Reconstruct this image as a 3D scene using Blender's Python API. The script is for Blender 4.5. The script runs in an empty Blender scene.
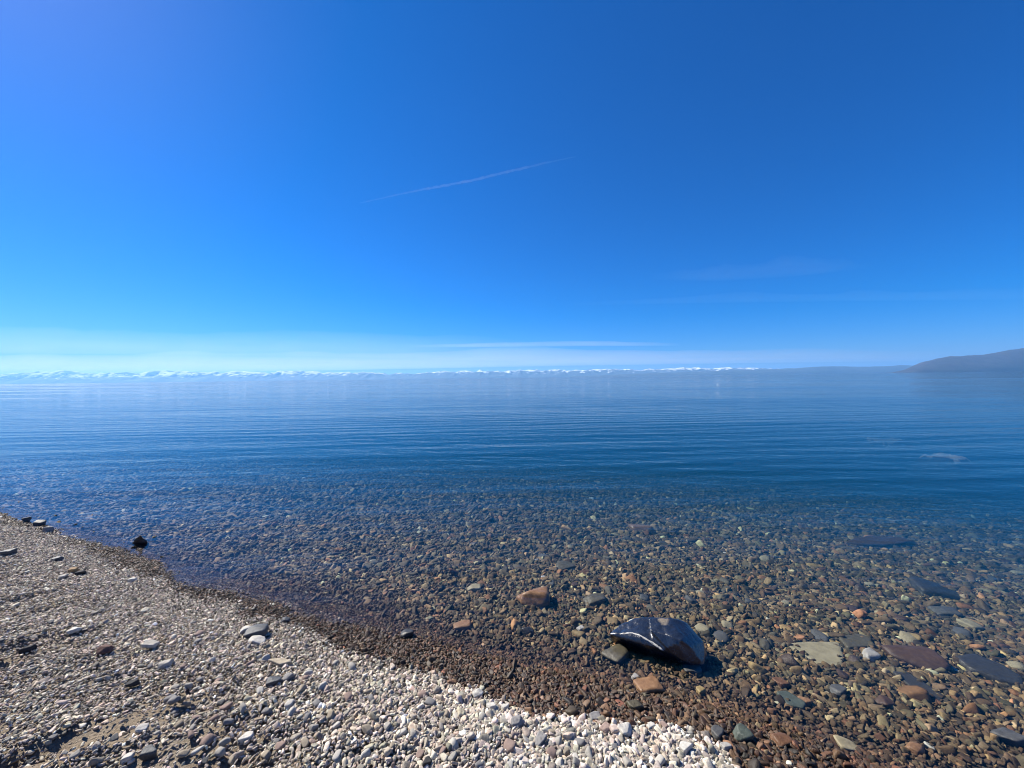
import bpy, bmesh, math, random
import numpy as np
from mathutils import Vector, Matrix, Euler
R = math.radians
S = bpy.context.scene
COL = S.collection
rng = np.random.default_rng(7)
random.seed(7)

# ------------------------------------------------------------------ camera geometry
H = 1.75          # eye above the water (water surface is z = 0)
F = 386.0         # focal length in pixels of the 1024 px wide frame
PITCH, ROLL = R(0.95), R(0.73)
fwd = Vector((0, math.cos(PITCH), -math.sin(PITCH)))
right = Vector((1, 0, 0)); up0 = right.cross(fwd)
ri = right * math.cos(ROLL) - up0 * math.sin(ROLL)
up = right * math.sin(ROLL) + up0 * math.cos(ROLL)

def ray(px, py):
    return ri * (px - 512) / F + up * (384 - py) / F + fwd

def at(px, py, z=0.0):
    """world point at height z that lies where the photograph shows (px, py)"""
    d = ray(px, py); t = (z - H) / d.z
    return Vector((d.x * t, d.y * t, z))

def at_y(px, py, Y):
    d = ray(px, py); t = Y / d.y
    return Vector((d.x * t, Y, H + d.z * t))

# ------------------------------------------------------------------ noise
def _hash(ix, iy, seed):
    h = (ix.astype(np.int64) * 374761393 + iy.astype(np.int64) * 668265263 + seed * 974711) & 0x7fffffff
    h = ((h ^ (h >> 13)) * 1274126177) & 0x7fffffff
    return ((h ^ (h >> 16)) & 0xffff) / 65535.0

def vnoise(x, y, seed=0):
    x = np.asarray(x, float); y = np.asarray(y, float)
    ix = np.floor(x); iy = np.floor(y); fx = x - ix; fy = y - iy
    fx = fx * fx * (3 - 2 * fx); fy = fy * fy * (3 - 2 * fy)
    a = _hash(ix, iy, seed); b = _hash(ix + 1, iy, seed)
    c = _hash(ix, iy + 1, seed); d = _hash(ix + 1, iy + 1, seed)
    return (a + (b - a) * fx) * (1 - fy) + (c + (d - c) * fx) * fy      # 0..1

def fbm(x, y, seed=0, octv=4, gain=0.5):
    s = 0; a = 1; t = 0
    for o in range(octv):
        s = s + a * vnoise(np.asarray(x) * 2 ** o + o * 17.3, np.asarray(y) * 2 ** o - o * 9.1, seed + o * 31)
        t += a; a *= gain
    return s / t

def sstep(a, b, x):
    t = np.clip((np.asarray(x, float) - a) / (b - a), 0, 1)
    return t * t * (3 - 2 * t)

# ------------------------------------------------------------------ terrain: shoreline runs along T, the lake lies towards N
P0 = at(340, 618); P1 = at(0, 513)
T = (P0 - P1); T.z = 0; T.normalize()
N = Vector((-T.y, T.x, 0))
if N.y < 0: N = -N
C0 = N.dot(P0)

def s_of(x, y):
    """signed distance from the water's edge, positive out into the lake"""
    x = np.asarray(x, float); y = np.asarray(y, float)
    s = N.x * x + N.y * y - C0
    t = T.x * x + T.y * y
    near = np.exp(-(x * x + y * y) / 900)
    s = s - near * 0.15 * sstep(-0.95, -0.05, t)
    s = s + near * (0.05 * np.sin(t * 1.3 + 0.6) * 0.6 + 0.06 * (vnoise(t * 1.7, s * 0.6, 5) - 0.5) + 0.05 * (vnoise(t * 5, s * 2, 6) - 0.5))
    return s

def height(x, y):
    x = np.asarray(x, float); y = np.asarray(y, float)
    s = s_of(x, y)
    t = T.x * x + T.y * y
    land = np.where(s > -6, -0.105 * s, 0.63 + 0.02 * (-s - 6))
    land = np.minimum(land, 25.0)
    bed = -(0.035 * (1 - np.exp(-np.maximum(s, 0) / 0.25)) + 0.062 * s + 0.004 * s * s)
    bed = np.maximum(bed, -7.0)
    h = np.where(s < 0, land, bed)
    # scour ridges and foot-worn hollows on the dry shingle
    dry = sstep(-0.35, -1.0, s)
    near = np.exp(-(x * x + y * y) / 400)
    a, b = x * 0.80 + y * 0.60, -x * 0.60 + y * 0.80
    rid = fbm(a * 2.0, b * 8.0, 11, 3) - 0.5
    dent = sstep(0.56, 0.74, fbm(a * 2.2 + 30, b * 5.0, 71, 3)) * sstep(-0.5, -1.4, s)
    h = h + near * dry * (0.10 * rid - 0.060 * dent)
    h = h + near * 0.05 * (fbm(x * 1.1, y * 1.1, 23, 3) - 0.5)
    # a low berm thrown up just above the water's edge
    h = h + near * 0.018 * np.exp(-((s + 0.55) / 0.16) ** 2)
    return h

_TT = np.concatenate([np.arange(0.3, 9, 0.004), np.arange(9, 40, 0.03)])
def ground_at(px, py):
    """follow the pixel's ray down onto the terrain"""
    d = ray(px, py)
    hh = H + d.z * _TT - height(d.x * _TT, d.y * _TT)
    k = int(np.argmax(hh < 0)) or len(_TT) - 1
    t = _TT[k]
    return Vector((d.x * t, d.y * t, H + d.z * t))

# ------------------------------------------------------------------ object helpers
def link(o, parent=None):
    COL.objects.link(o)
    if parent: o.parent = parent
    return o

def tag(o, label=None, cat=None, group=None, kind=None):
    if label: o["label"] = label
    if cat: o["category"] = cat
    if group: o["group"] = group
    if kind: o["kind"] = kind
    return o

def mesh_np(name, verts, faces, smooth=True):
    me = bpy.data.meshes.new(name)
    verts = np.asarray(verts, np.float32); faces = np.asarray(faces, np.int32)
    me.vertices.add(len(verts)); me.vertices.foreach_set("co", verts.ravel())
    k = faces.shape[1]
    me.loops.add(faces.size); me.loops.foreach_set("vertex_index", faces.ravel())
    me.polygons.add(len(faces))
    me.polygons.foreach_set("loop_start", np.arange(0, faces.size, k, dtype=np.int32))
    me.update(calc_edges=True)
    if smooth: me.polygons.foreach_set("use_smooth", np.ones(len(faces), bool))
    me.validate()
    return me

def grid_faces(nu, nv):
    i = np.arange(nu - 1)[:, None] * nv + np.arange(nv - 1)[None, :]
    return np.stack([i, i + nv, i + nv + 1, i + 1], -1).reshape(-1, 4)

def ico(sub):
    bm = bmesh.new(); bmesh.ops.create_icosphere(bm, subdivisions=sub, radius=1)
    v = np.array([w.co[:] for w in bm.verts]); f = np.array([[w.index for w in q.verts] for q in bm.faces])
    bm.free(); return v, f
ICO = {k: ico(k) for k in (2, 3, 4, 5, 6)}

def stone_shape(sub, r, planes=14, p=9, spread=0.25, lump=0.0, lump_scale=2.0):
    """a rounded polyhedron: soft minimum over random facet planes"""
    v, f = ICO[sub]
    n = r.normal(size=(planes, 3)); n /= np.linalg.norm(n, axis=1)[:, None]
    n = np.vstack([n, np.eye(3), -np.eye(3)])
    d = 1 + r.uniform(-spread, spread, len(n))
    q = np.clip(v @ n.T / d, 0, None)
    rad = (q ** p).sum(1) ** (-1 / p)
    if lump:
        sd = int(r.integers(0, 999))
        rad = rad * (1 + lump * (fbm(v[:, 0] * lump_scale + v[:, 2] * 1.7, v[:, 1] * lump_scale - v[:, 2] * 1.3, sd, 4) - 0.5)
                     + lump * 0.5 * (fbm(v[:, 0] * lump_scale * 3 + v[:, 2] * 6, v[:, 1] * lump_scale * 3 - v[:, 2] * 5, sd + 7, 3) - 0.5))
    return v * rad[:, None], f

# ------------------------------------------------------------------ material helpers
def mat(name):
    m = bpy.data.materials.new(name); m.use_nodes = True
    nt = m.node_tree; nt.nodes.clear()
    return m, nt

def nd(nt, typ, **kw):
    n = nt.nodes.new(typ)
    for k, v in kw.items(): setattr(n, k, v)
    return n

def L(nt, a, b): nt.links.new(a, b)

def mth(nt, op, a, b=None, clamp=False):
    n = nd(nt, 'ShaderNodeMath', operation=op, use_clamp=clamp)
    for i, v in enumerate((a, b)):
        if v is None: continue
        if isinstance(v, (int, float)): n.inputs[i].default_value = v
        else: L(nt, v, n.inputs[i])
    return n.outputs[0]

def ramp(nt, fac, stops):
    n = nd(nt, 'ShaderNodeValToRGB'); cr = n.color_ramp
    while len(cr.elements) < len(stops): cr.elements.new(0.5)
    for e, (p, c) in zip(cr.elements, stops):
        e.position = p; e.color = (*c, 1) if len(c) == 3 else c
    if fac is not None: L(nt, fac, n.inputs[0])
    return n.outputs[0]

def noise(nt, vec, scale, detail=4, rough=0.55, dist=0.0):
    n = nd(nt, 'ShaderNodeTexNoise'); n.inputs['Scale'].default_value = scale
    n.inputs['Detail'].default_value = detail; n.inputs['Roughness'].default_value = rough
    n.inputs['Distortion'].default_value = dist
    if vec is not None: L(nt, vec, n.inputs['Vector'])
    return n.outputs['Fac']

def mapping(nt, vec, scale=(1, 1, 1), rot=(0, 0, 0), loc=(0, 0, 0)):
    n = nd(nt, 'ShaderNodeMapping')
    n.inputs['Scale'].default_value = scale; n.inputs['Rotation'].default_value = rot; n.inputs['Location'].default_value = loc
    L(nt, vec, n.inputs['Vector']); return n.outputs[0]

def mixc(nt, fac, a, b, blend='MIX'):
    n = nd(nt, 'ShaderNodeMix', data_type='RGBA', blend_type=blend)
    for sock, v in ((n.inputs[0], fac), (n.inputs[6], a), (n.inputs[7], b)):
        if isinstance(v, (int, float)): sock.default_value = v
        elif isinstance(v, tuple): sock.default_value = (*v, 1) if len(v) == 3 else v
        else: L(nt, v, sock)
    return n.outputs[2]

def rock_material(name, base, spots=None, rough=0.75, spec=0.3, bump=0.004, scale=38, veins=None, patch=None):
    """stone: mottled colour, fine grain bump; wet ones are given a low roughness"""
    base = tuple(v * .74 for v in base); spots = tuple(v * .74 for v in spots) if spots else None
    m, nt = mat(name)
    tc = nd(nt, 'ShaderNodeTexCoord').outputs['Object']
    n1 = noise(nt, tc, scale, 6, 0.65); n2 = noise(nt, tc, scale * 4.3, 5, 0.7)
    c = ramp(nt, n1, [(0.30, tuple(v * 0.62 for v in base)), (0.52, base), (0.72, spots or tuple(min(1, v * 1.35) for v in base))])
    c = mixc(nt, mth(nt, 'MULTIPLY', n2, 0.5), c, tuple(v * 0.6 for v in base), 'MIX')
    if patch:
        k = ramp(nt, noise(nt, mapping(nt, tc, loc=patch[1]), patch[2], 3, 0.5), [(0.52, (0, 0, 0)), (0.60, (1, 1, 1))])
        c = mixc(nt, k, c, patch[0])
    if veins:
        w = nd(nt, 'ShaderNodeTexNoise'); w.inputs['Scale'].default_value = scale * 0.35; w.inputs['Detail'].default_value = 3
        L(nt, tc, w.inputs['Vector'])
        k = mth(nt, 'ABSOLUTE', mth(nt, 'SUBTRACT', w.outputs['Fac'], 0.5))
        c = mixc(nt, ramp(nt, k, [(0.0, (0.8, 0.8, 0.8)), (0.012, (0, 0, 0))]), c, veins)
    p = nd(nt, 'ShaderNodeBsdfPrincipled'); L(nt, c, p.inputs['Base Color'])
    p.inputs['Specular IOR Level'].default_value = spec
    rr = mth(nt, 'ADD', mth(nt, 'MULTIPLY', n2, 0.25), rough - 0.12, True); L(nt, rr, p.inputs['Roughness'])
    b = nd(nt, 'ShaderNodeBump'); b.inputs['Distance'].default_value = bump; b.inputs['Strength'].default_value = 0.8
    L(nt, mth(nt, 'ADD', n1, mth(nt, 'MULTIPLY', n2, 0.5)), b.inputs['Height']); L(nt, b.outputs[0], p.inputs['Normal'])
    o = nd(nt, 'ShaderNodeOutputMaterial'); L(nt, p.outputs[0], o.inputs['Surface'])
    return m

# ------------------------------------------------------------------ world, sun, camera, haze
SUN_AZ, SUN_EL = R(-60), R(42)        # azimuth clockwise from the view direction (+Y)
W = bpy.data.worlds.new("World"); S.world = W; W.use_nodes = True
nt = W.node_tree; nt.nodes.clear()
sky = nd(nt, 'ShaderNodeTexSky', sky_type='NISHITA', sun_disc=False)
sky.sun_elevation = SUN_EL; sky.sun_rotation = SUN_AZ % (2 * math.pi)
sky.altitude = 450; sky.air_density = 0.8; sky.dust_density = 0.24; sky.ozone_density = 8.0
# the vivid blue of the phone's rendering: c' = gain * max(0, lum + k (c - lum))
SATUR, GAIN = 2.10, (0.96, 0.735, 0.88)
def vm(op, a, b):
    n = nd(nt, 'ShaderNodeVectorMath', operation=op)
    for i, v in enumerate((a, b)):
        if isinstance(v, tuple): n.inputs[i].default_value = v
        else: L(nt, v, n.inputs[i])
    return n
lum = vm('DOT_PRODUCT', sky.outputs[0], (.2126 * (1 - SATUR), .7152 * (1 - SATUR), .0722 * (1 - SATUR))).outputs['Value']
cmb = nd(nt, 'ShaderNodeCombineXYZ')
for i in range(3): L(nt, lum, cmb.inputs[i])
v_ = vm('ADD', vm('MULTIPLY', sky.outputs[0], (SATUR,) * 3).outputs[0], cmb.outputs[0]).outputs[0]
v_ = vm('MULTIPLY', vm('MAXIMUM', v_, (0, 0, 0)).outputs[0], GAIN).outputs[0]
bg = nd(nt, 'ShaderNodeBackground'); bg.inputs['Strength'].default_value = 0.050
L(nt, v_, bg.inputs['Color'])
wo = nd(nt, 'ShaderNodeOutputWorld'); L(nt, bg.outputs[0], wo.inputs['Surface'])

sl = bpy.data.lights.new("sun", 'SUN'); sl.energy = 4.6; sl.angle = R(0.5); sl.color = (1, 0.93, 0.82)
so = link(bpy.data.objects.new("sun", sl))
sd = Vector((math.sin(SUN_AZ) * math.cos(SUN_EL), math.cos(SUN_AZ) * math.cos(SUN_EL), math.sin(SUN_EL)))
so.rotation_euler = (-sd).to_track_quat('-Z', 'Y').to_euler(); so.location = sd * 50

cd = bpy.data.cameras.new("camera"); cd.sensor_width = 36; cd.lens = F * 36 / 1024
cd.clip_start = 0.05; cd.clip_end = 300000
co = link(bpy.data.objects.new("camera", cd))
co.matrix_world = Matrix(((ri.x, up.x, -fwd.x, 0), (ri.y, up.y, -fwd.y, 0), (ri.z, up.z, -fwd.z, H), (0, 0, 0, 1)))
S.camera = co
vs = S.view_settings; vs.view_transform = 'Standard'; vs.look = 'None'; vs.exposure = 1.14; vs.gamma = 1; vs.use_curve_mapping = False
S.render.engine = 'CYCLES'
cy = S.cycles
cy.use_denoising = True; cy.pixel_filter_type = 'BLACKMAN_HARRIS'; cy.filter_width = 1.0; cy.max_bounces = 6; cy.sample_clamp_indirect = 4.0; cy.sample_clamp_direct = 3.0; cy.diffuse_bounces = 2; cy.glossy_bounces = 2; cy.transparent_max_bounces = 12
cy.transmission_bounces = 2; cy.volume_bounces = 1; cy.caustics_reflective = False; cy.caustics_refractive = False

RAD = 42000.0

def volume_mat(name, col, dens, aniso=0.0, absorb=None):
    m, nt = mat(name)
    v = nd(nt, 'ShaderNodeVolumePrincipled')
    v.inputs['Color'].default_value = (*col, 1); v.inputs['Density'].default_value = dens; v.inputs['Anisotropy'].default_value = aniso
    if absorb: v.inputs['Absorption Color'].default_value = (*absorb, 1)
    o = nd(nt, 'ShaderNodeOutputMaterial'); L(nt, v.outputs[0], o.inputs['Volume'])
    return m

def box_mesh(name, x0, x1, y0, y1, z0, z1):
    v = [(x, y, z) for z in (z0, z1) for x, y in ((x0, y0), (x1, y0), (x1, y1), (x0, y1))]
    f = [(3, 2, 1, 0), (4, 5, 6, 7), (0, 1, 5, 4), (1, 2, 6, 5), (2, 3, 7, 6), (3, 0, 4, 7)]
    me = bpy.data.meshes.new(name); me.from_pydata(v, [], f); me.update(); return me

HZ = 45000
hb = link(bpy.data.objects.new("haze", box_mesh("haze", -HZ, HZ, -HZ, HZ, -22, 850)))
hb.data.materials.append(volume_mat("haze_air", (0.24, 0.57, 1.0), 4.3e-5, 0.2))
tag(hb, "faint pale blue haze in the air over the far shore", None, None, "stuff")

# ------------------------------------------------------------------ ground sheet (beach and lake bed, one sheet to the horizon)
def spaced(n, a, far):
    k = math.asinh(far / a)
    return a * np.sinh(np.linspace(-k, k, n))
gx = spaced(760, 2.2, RAD); gy = spaced(760, 2.2, RAD) + 2.0
GX, GY = np.meshgrid(gx, gy, indexing='ij')
GZ = height(GX, GY)
rr_ = np.hypot(GX, GY)
GZ = GZ - 0.012 * np.exp(-(rr_ / 14) ** 2)         # the pebbles' bedding, just under their bellies
gme = mesh_np("ground", np.stack([GX, GY, GZ], -1).reshape(-1, 3), grid_faces(760, 760))
sv = s_of(GX, GY).ravel().astype(np.float32)
at_ = gme.attributes.new("shore", 'FLOAT', 'POINT'); at_.data.foreach_set("value", sv)
ground = link(bpy.data.objects.new("ground", gme))
tag(ground, "sloping ground of sandy grit running down under the lake", None, None, "structure")
m, nt = mat("beach_grit")
tc = nd(nt, 'ShaderNodeTexCoord').outputs['Object']
sa = nd(nt, 'ShaderNodeAttribute', attribute_name="shore").outputs['Fac']
n1 = noise(nt, tc, 2.3, 5, 0.6); n2 = noise(nt, tc, 95, 6, 0.75)
vor = nd(nt, 'ShaderNodeTexVoronoi'); vor.inputs['Scale'].default_value = 120; L(nt, tc, vor.inputs['Vector'])
dry = ramp(nt, n2, [(0.30, (0.13, 0.11, 0.09)), (0.5, (0.31, 0.27, 0.22)), (0.72, (0.46, 0.42, 0.36))])
dry = mixc(nt, ramp(nt, n1, [(0.4, (0, 0, 0)), (0.65, (1, 1, 1))]), dry, ramp(nt, n2, [(0.3, (0.20, 0.15, 0.10)), (0.7, (0.42, 0.34, 0.25))]))
wet = ramp(nt, n2, [(0.3, (0.030, 0.022, 0.015)), (0.55, (0.070, 0.050, 0.033)), (0.75, (0.12, 0.085, 0.058))])
deep = ramp(nt, n1, [(0.3, (0.07, 0.085, 0.075)), (0.7, (0.13, 0.14, 0.115))])
edge = mth(nt, 'ADD', sa, mth(nt, 'MULTIPLY', mth(nt, 'SUBTRACT', noise(nt, tc, 4, 4), 0.5), 0.35))
wf = ramp(nt, mth(nt, 'ADD', edge, 0.75), [(0.28, (0, 0, 0)), (0.40, (1, 1, 1))])
c = mixc(nt, 1.0, mixc(nt, wf, dry, wet), (.68, .66, .62), 'MULTIPLY')
c = mixc(nt, ramp(nt, mth(nt, 'MULTIPLY', sa, 0.1), [(0.35, (0, 0, 0)), (0.9, (1, 1, 1))]), c, deep)
p = nd(nt, 'ShaderNodeBsdfPrincipled'); L(nt, c, p.inputs['Base Color']); p.inputs['Roughness'].default_value = 0.85
p.inputs['Specular IOR Level'].default_value = 0.2
b = nd(nt, 'ShaderNodeBump'); b.inputs['Distance'].default_value = 0.008
L(nt, mth(nt, 'ADD', n2, mth(nt, 'MULTIPLY', vor.outputs['Distance'], -0.6)), b.inputs['Height']); L(nt, b.outputs[0], p.inputs['Normal'])
L(nt, p.outputs[0], nd(nt, 'ShaderNodeOutputMaterial').inputs['Surface'])
gme.materials.append(m)

# ------------------------------------------------------------------ the lake
def water_mesh():
    nr, na = 150, 192
    rad = np.concatenate([[0.0], 0.5 * np.exp(np.linspace(0, math.log(RAD * 0.999 / 0.5), nr))])
    ang = np.linspace(0, 2 * np.pi, na, endpoint=False)
    v = [(0, 0, 0)]; f = []
    for r_ in rad[1:]:
        v += [(r_ * math.cos(a_), r_ * math.sin(a_), 0) for a_ in ang]
    for j in range(na): f.append((0, 1 + j, 1 + (j + 1) % na))
    for i in range(nr - 1):
        o0 = 1 + i * na; o1 = o0 + na
        for j in range(na):
            k = (j + 1) % na; f.append((o0 + j, o1 + j, o1 + k, o0 + k))
    base = len(v); rim = 1 + (nr - 1) * na
    v += [(x, y, -20) for x, y, z in v[rim:rim + na]]
    for j in range(na):
        k = (j + 1) % na; f.append((rim + j, base + j, base + k, rim + k))
    f.append(tuple(base + j for j in reversed(range(na))))
    me = bpy.data.meshes.new("lake"); me.from_pydata(v, [], f); me.update()
    me.polygons.foreach_set("use_smooth", [True] * (len(me.polygons) - na - 1) + [False] * (na + 1))
    return me
lake = link(bpy.data.objects.new("water", water_mesh()))
tag(lake, "calm clear lake water with faint ripples", None, None, "structure")
m, nt = mat("lake_water")
tc = nd(nt, 'ShaderNodeTexCoord').outputs['Object']
sp = nd(nt, 'ShaderNodeSeparateXYZ'); L(nt, tc, sp.inputs[0])
def wave(rot, lam, dist, dscale, phase=0):
    w = nd(nt, 'ShaderNodeTexWave', wave_type='BANDS', bands_direction='Y', wave_profile='SIN')
    w.inputs['Scale'].default_value = 2 * math.pi / (20 * lam); w.inputs['Distortion'].default_value = dist
    w.inputs['Detail'].default_value = 2; w.inputs['Detail Scale'].default_value = dscale; w.inputs['Phase Offset'].default_value = phase
    L(nt, mapping(nt, tc, rot=(0, 0, rot)), w.inputs['Vector']); return w.outputs['Fac']
g1 = noise(nt, mapping(nt, tc, scale=(0.03, 0.10, 1)), 1.0, 3)          # calm and breezy patches
g1 = ramp(nt, g1, [(0.36, (0.25, 0.25, 0.25)), (0.62, (1, 1, 1))])
h = mth(nt, 'MULTIPLY', wave(R(-4), 0.78, 3.4, 0.5), 0.0075)
h = mth(nt, 'ADD', h, mth(nt, 'MULTIPLY', wave(R(10), 0.50, 4.5, 0.9, 2.0), 0.0026))
h = mth(nt, 'ADD', h, mth(nt, 'MULTIPLY', wave(R(-7), 1.9, 3.0, 0.3, 5.0), 0.009))
h = mth(nt, 'MULTIPLY', h, g1)
h = mth(nt, 'ADD', h, mth(nt, 'MULTIPLY', noise(nt, mapping(nt, tc, scale=(1.0, 2.6, 1), rot=(0, 0, R(12))), 1.0, 3, 0.5), 0.014))
rip = mth(nt, 'MULTIPLY', noise(nt, mapping(nt, tc, scale=(3.0, 6.0, 1), rot=(0, 0, R(18))), 1.0, 3, 0.55, 0.4), 0.0085)
gp = ramp(nt, noise(nt, mapping(nt, tc, scale=(0.10, 0.22, 1)), 1.0, 2), [(0.35, (0.45,) * 3), (0.65, (1.25,) * 3)])
h = mth(nt, 'ADD', h, mth(nt, 'MULTIPLY', rip, gp))
h = mth(nt, 'ADD', h, mth(nt, 'MULTIPLY', noise(nt, mapping(nt, tc, scale=(9, 16, 1), rot=(0, 0, R(25))), 1.0, 2, 0.5), 0.0022))
far = noise(nt, mapping(nt, tc, scale=(0.010, 0.05, 1)), 1.0, 5, 0.6)
# the lake lies calmer away from the beach
calm = nd(nt, 'ShaderNodeMapRange', interpolation_type='SMOOTHSTEP')
for k_, v_ in (('From Min', 12), ('From Max', 70), ('To Min', 1.0), ('To Max', 0.75)): calm.inputs[k_].default_value = v_
L(nt, sp.outputs['Y'], calm.inputs['Value'])
h = mth(nt, 'MULTIPLY', h, calm.outputs[0])
h = mth(nt, 'ADD', h, mth(nt, 'MULTIPLY', far, 0.24))
bp = nd(nt, 'ShaderNodeBump'); bp.inputs['Distance'].default_value = 1.0; bp.inputs['Strength'].default_value = 1.0
L(nt, h, bp.inputs['Height'])
# light crosses this surface unbent, so the reflectance is the same from either side
bk = nd(nt, 'ShaderNodeNewGeometry').outputs['Backfacing']
ior = mth(nt, 'SUBTRACT', 1.333, mth(nt, 'MULTIPLY', bk, 1.333 - 1 / 1.333))
fr = nd(nt, 'ShaderNodeFresnel'); L(nt, ior, fr.inputs['IOR']); L(nt, bp.outputs[0], fr.inputs['Normal'])
gl = nd(nt, 'ShaderNodeBsdfGlossy'); gl.inputs['Roughness'].default_value = 0.05; L(nt, bp.outputs[0], gl.inputs['Normal'])
streak = noise(nt, mapping(nt, tc, scale=(0.010, 0.06, 1)), 1.0, 4, 0.6)
L(nt, ramp(nt, streak, [(0.44, (0.01,) * 3), (0.60, (0.13,) * 3)]), gl.inputs['Roughness'])
tr = nd(nt, 'ShaderNodeBsdfTransparent')
mx = nd(nt, 'ShaderNodeMixShader'); L(nt, fr.outputs[0], mx.inputs[0]); L(nt, tr.outputs[0], mx.inputs[1]); L(nt, gl.outputs[0], mx.inputs[2])
o = nd(nt, 'ShaderNodeOutputMaterial'); L(nt, mx.outputs[0], o.inputs['Surface'])
va = nd(nt, 'ShaderNodeVolumePrincipled'); va.inputs['Color'].default_value = (0.003, 0.036, 0.060, 1)
va.inputs['Absorption Color'].default_value = (0.16, 0.30, 0.32, 1); va.inputs['Density'].default_value = 1.3
L(nt, va.outputs[0], o.inputs['Volume'])
lake.data.materials.append(m)

# ------------------------------------------------------------------ pebbles
PROTO = bpy.data.collections.new("pebble_shapes")      # shapes only, never linked to the scene
m, nt = mat("pebble_stone")
tc = nd(nt, 'ShaderNodeTexCoord').outputs['Object']
ti = nd(nt, 'ShaderNodeAttribute', attribute_name="tint", attribute_type='INSTANCER')
we = nd(nt, 'ShaderNodeAttribute', attribute_name="wet", attribute_type='INSTANCER').outputs['Fac']
geo = nd(nt, 'ShaderNodeNewGeometry').outputs['Position']
n1 = noise(nt, geo, 55, 4, 0.65)
n2 = noise(nt, geo, 260, 4, 0.7)
c = mixc(nt, 1.0, ti.outputs['Color'], ramp(nt, n1, [(0.30, (0.66, 0.64, 0.62)), (0.5, (1, 1, 1)), (0.7, (1.22, 1.2, 1.16))]), 'MULTIPLY')
c = mixc(nt, 1.0, c, ramp(nt, n2, [(0.3, (0.78,) * 3), (0.6, (1.08,) * 3)]), 'MULTIPLY')
p = nd(nt, 'ShaderNodeBsdfPrincipled'); L(nt, c, p.inputs['Base Color'])
L(nt, mth(nt, 'SUBTRACT', 0.8, mth(nt, 'MULTIPLY', we, 0.28)), p.inputs['Roughness'])
L(nt, mth(nt, 'ADD', 0.2, mth(nt, 'MULTIPLY', we, 0.15)), p.inputs['Specular IOR Level'])
b = nd(nt, 'ShaderNodeBump'); b.inputs['Distance'].default_value = 0.002; L(nt, n2, b.inputs['Height']); L(nt, b.outputs[0], p.inputs['Normal'])
L(nt, p.outputs[0], nd(nt, 'ShaderNodeOutputMaterial').inputs['Surface'])
PEB = m
NPROTO = 18
for i in range(NPROTO):
    r_ = np.random.default_rng(100 + i)
    v, f = stone_shape(3, r_, planes=int(r_.integers(6, 13)), p=float(r_.choice([10, 16, 26])), spread=0.36, lump=0.16)
    v = v * np.array([1.0, r_.uniform(0.55, 0.88), r_.uniform(0.32, 0.60)])
    v = v * 0.5                                       # unit diameter
    me = mesh_np("pebble_shape", v, f); me.materials.append(PEB)
    PROTO.objects.link(bpy.data.objects.new("pebble_shape", me))

def gn_scatter():
    g = bpy.data.node_groups.new("pebble_scatter", 'GeometryNodeTree')
    g.interface.new_socket("Geometry", in_out='INPUT', socket_type='NodeSocketGeometry')
    g.interface.new_socket("Geometry", in_out='OUTPUT', socket_type='NodeSocketGeometry')
    gi = g.nodes.new('NodeGroupInput'); go = g.nodes.new('NodeGroupOutput')
    ci = g.nodes.new('GeometryNodeCollectionInfo'); ci.inputs['Collection'].default_value = PROTO
    ci.inputs['Separate Children'].default_value = True; ci.inputs['Reset Children'].default_value = True
    ip = g.nodes.new('GeometryNodeInstanceOnPoints'); ip.inputs['Pick Instance'].default_value = True
    def na(name, t):
        n = g.nodes.new('GeometryNodeInputNamedAttribute'); n.data_type = t; n.inputs[0].default_value = name; return n.outputs[0]
    g.links.new(gi.outputs[0], ip.inputs['Points']); g.links.new(ci.outputs[0], ip.inputs['Instance'])
    g.links.new(na("pick", 'INT'), ip.inputs['Instance Index'])
    g.links.new(na("rot", 'FLOAT_VECTOR'), ip.inputs['Rotation'])
    g.links.new(na("size", 'FLOAT_VECTOR'), ip.inputs['Scale'])
    g.links.new(ip.outputs[0], go.inputs[0])
    return g
GN = gn_scatter()

PAL_DRY = np.array([(.40, .37, .33), (.46, .43, .39), (.33, .31, .28), (.52, .49, .44), (.26, .25, .24), (.42, .35, .29), (.17, .17, .17), (.48, .41, .36), (.60, .57, .53)])
W_DRY = np.array([.20, .20, .17, .13, .09, .08, .05, .05, .03])
PAL_WET = np.array([(.085, .052, .032), (.12, .070, .040), (.060, .046, .036), (.15, .10, .062), (.045, .042, .040), (.16, .075, .045), (.10, .085, .06), (.24, .19, .14)])
W_WET = np.array([.22, .20, .17, .13, .11, .08, .06, .03])
PAL_BED = np.array([(.11, .085, .055), (.085, .070, .050), (.14, .105, .065), (.070, .072, .060), (.16, .085, .050), (.105, .105, .080), (.055, .055, .055), (.20, .16, .11), (.36, .33, .28), (.17, .155, .12)])
W_BED = np.array([.19, .16, .15, .12, .09, .10, .08, .05, .02, .04])

STONES = []          # (x, y, radius) of the stones that are objects of their own

def mute(p, k):
    l = p @ np.array([.3, .6, .1]); return p * (1 - k) + l[:, None] * k
PAL_DRY = mute(PAL_DRY, .15) * np.array([1.02, .98, .91]); PAL_WET = mute(PAL_WET, .2) * np.array([.92, .77, .60]); PAL_BED = mute(PAL_BED, .26) * np.array([1.42, 1.15, .72])

def pick_cols(pal, w, n, r):
    c = pal[r.choice(len(pal), n, p=w / w.sum())]
    return c * r.uniform(0.72, 1.28, (n, 1)) * r.uniform(0.94, 1.06, (n, 3))

def zone_fields(x, y):
    """kind of shingle at a place: mean stone size, share of stones, dry / wet / under water"""
    s = s_of(x, y); t = T.x * x + T.y * y
    edge = s + 0.20 * (vnoise(t * 3.1, s * 3.1, 41) - 0.5) + 0.10 * (vnoise(t * 11, s * 11, 42) - 0.5)
    width = np.interp(t, [-8, -4, -2, -1.2, -.9, -.4, .2, 3], [.14, .19, .24, .28, .31, .27, .24, .28])
    wet = sstep(-width - 0.05, -width + 0.05, edge)
    return s, t, wet

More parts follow.
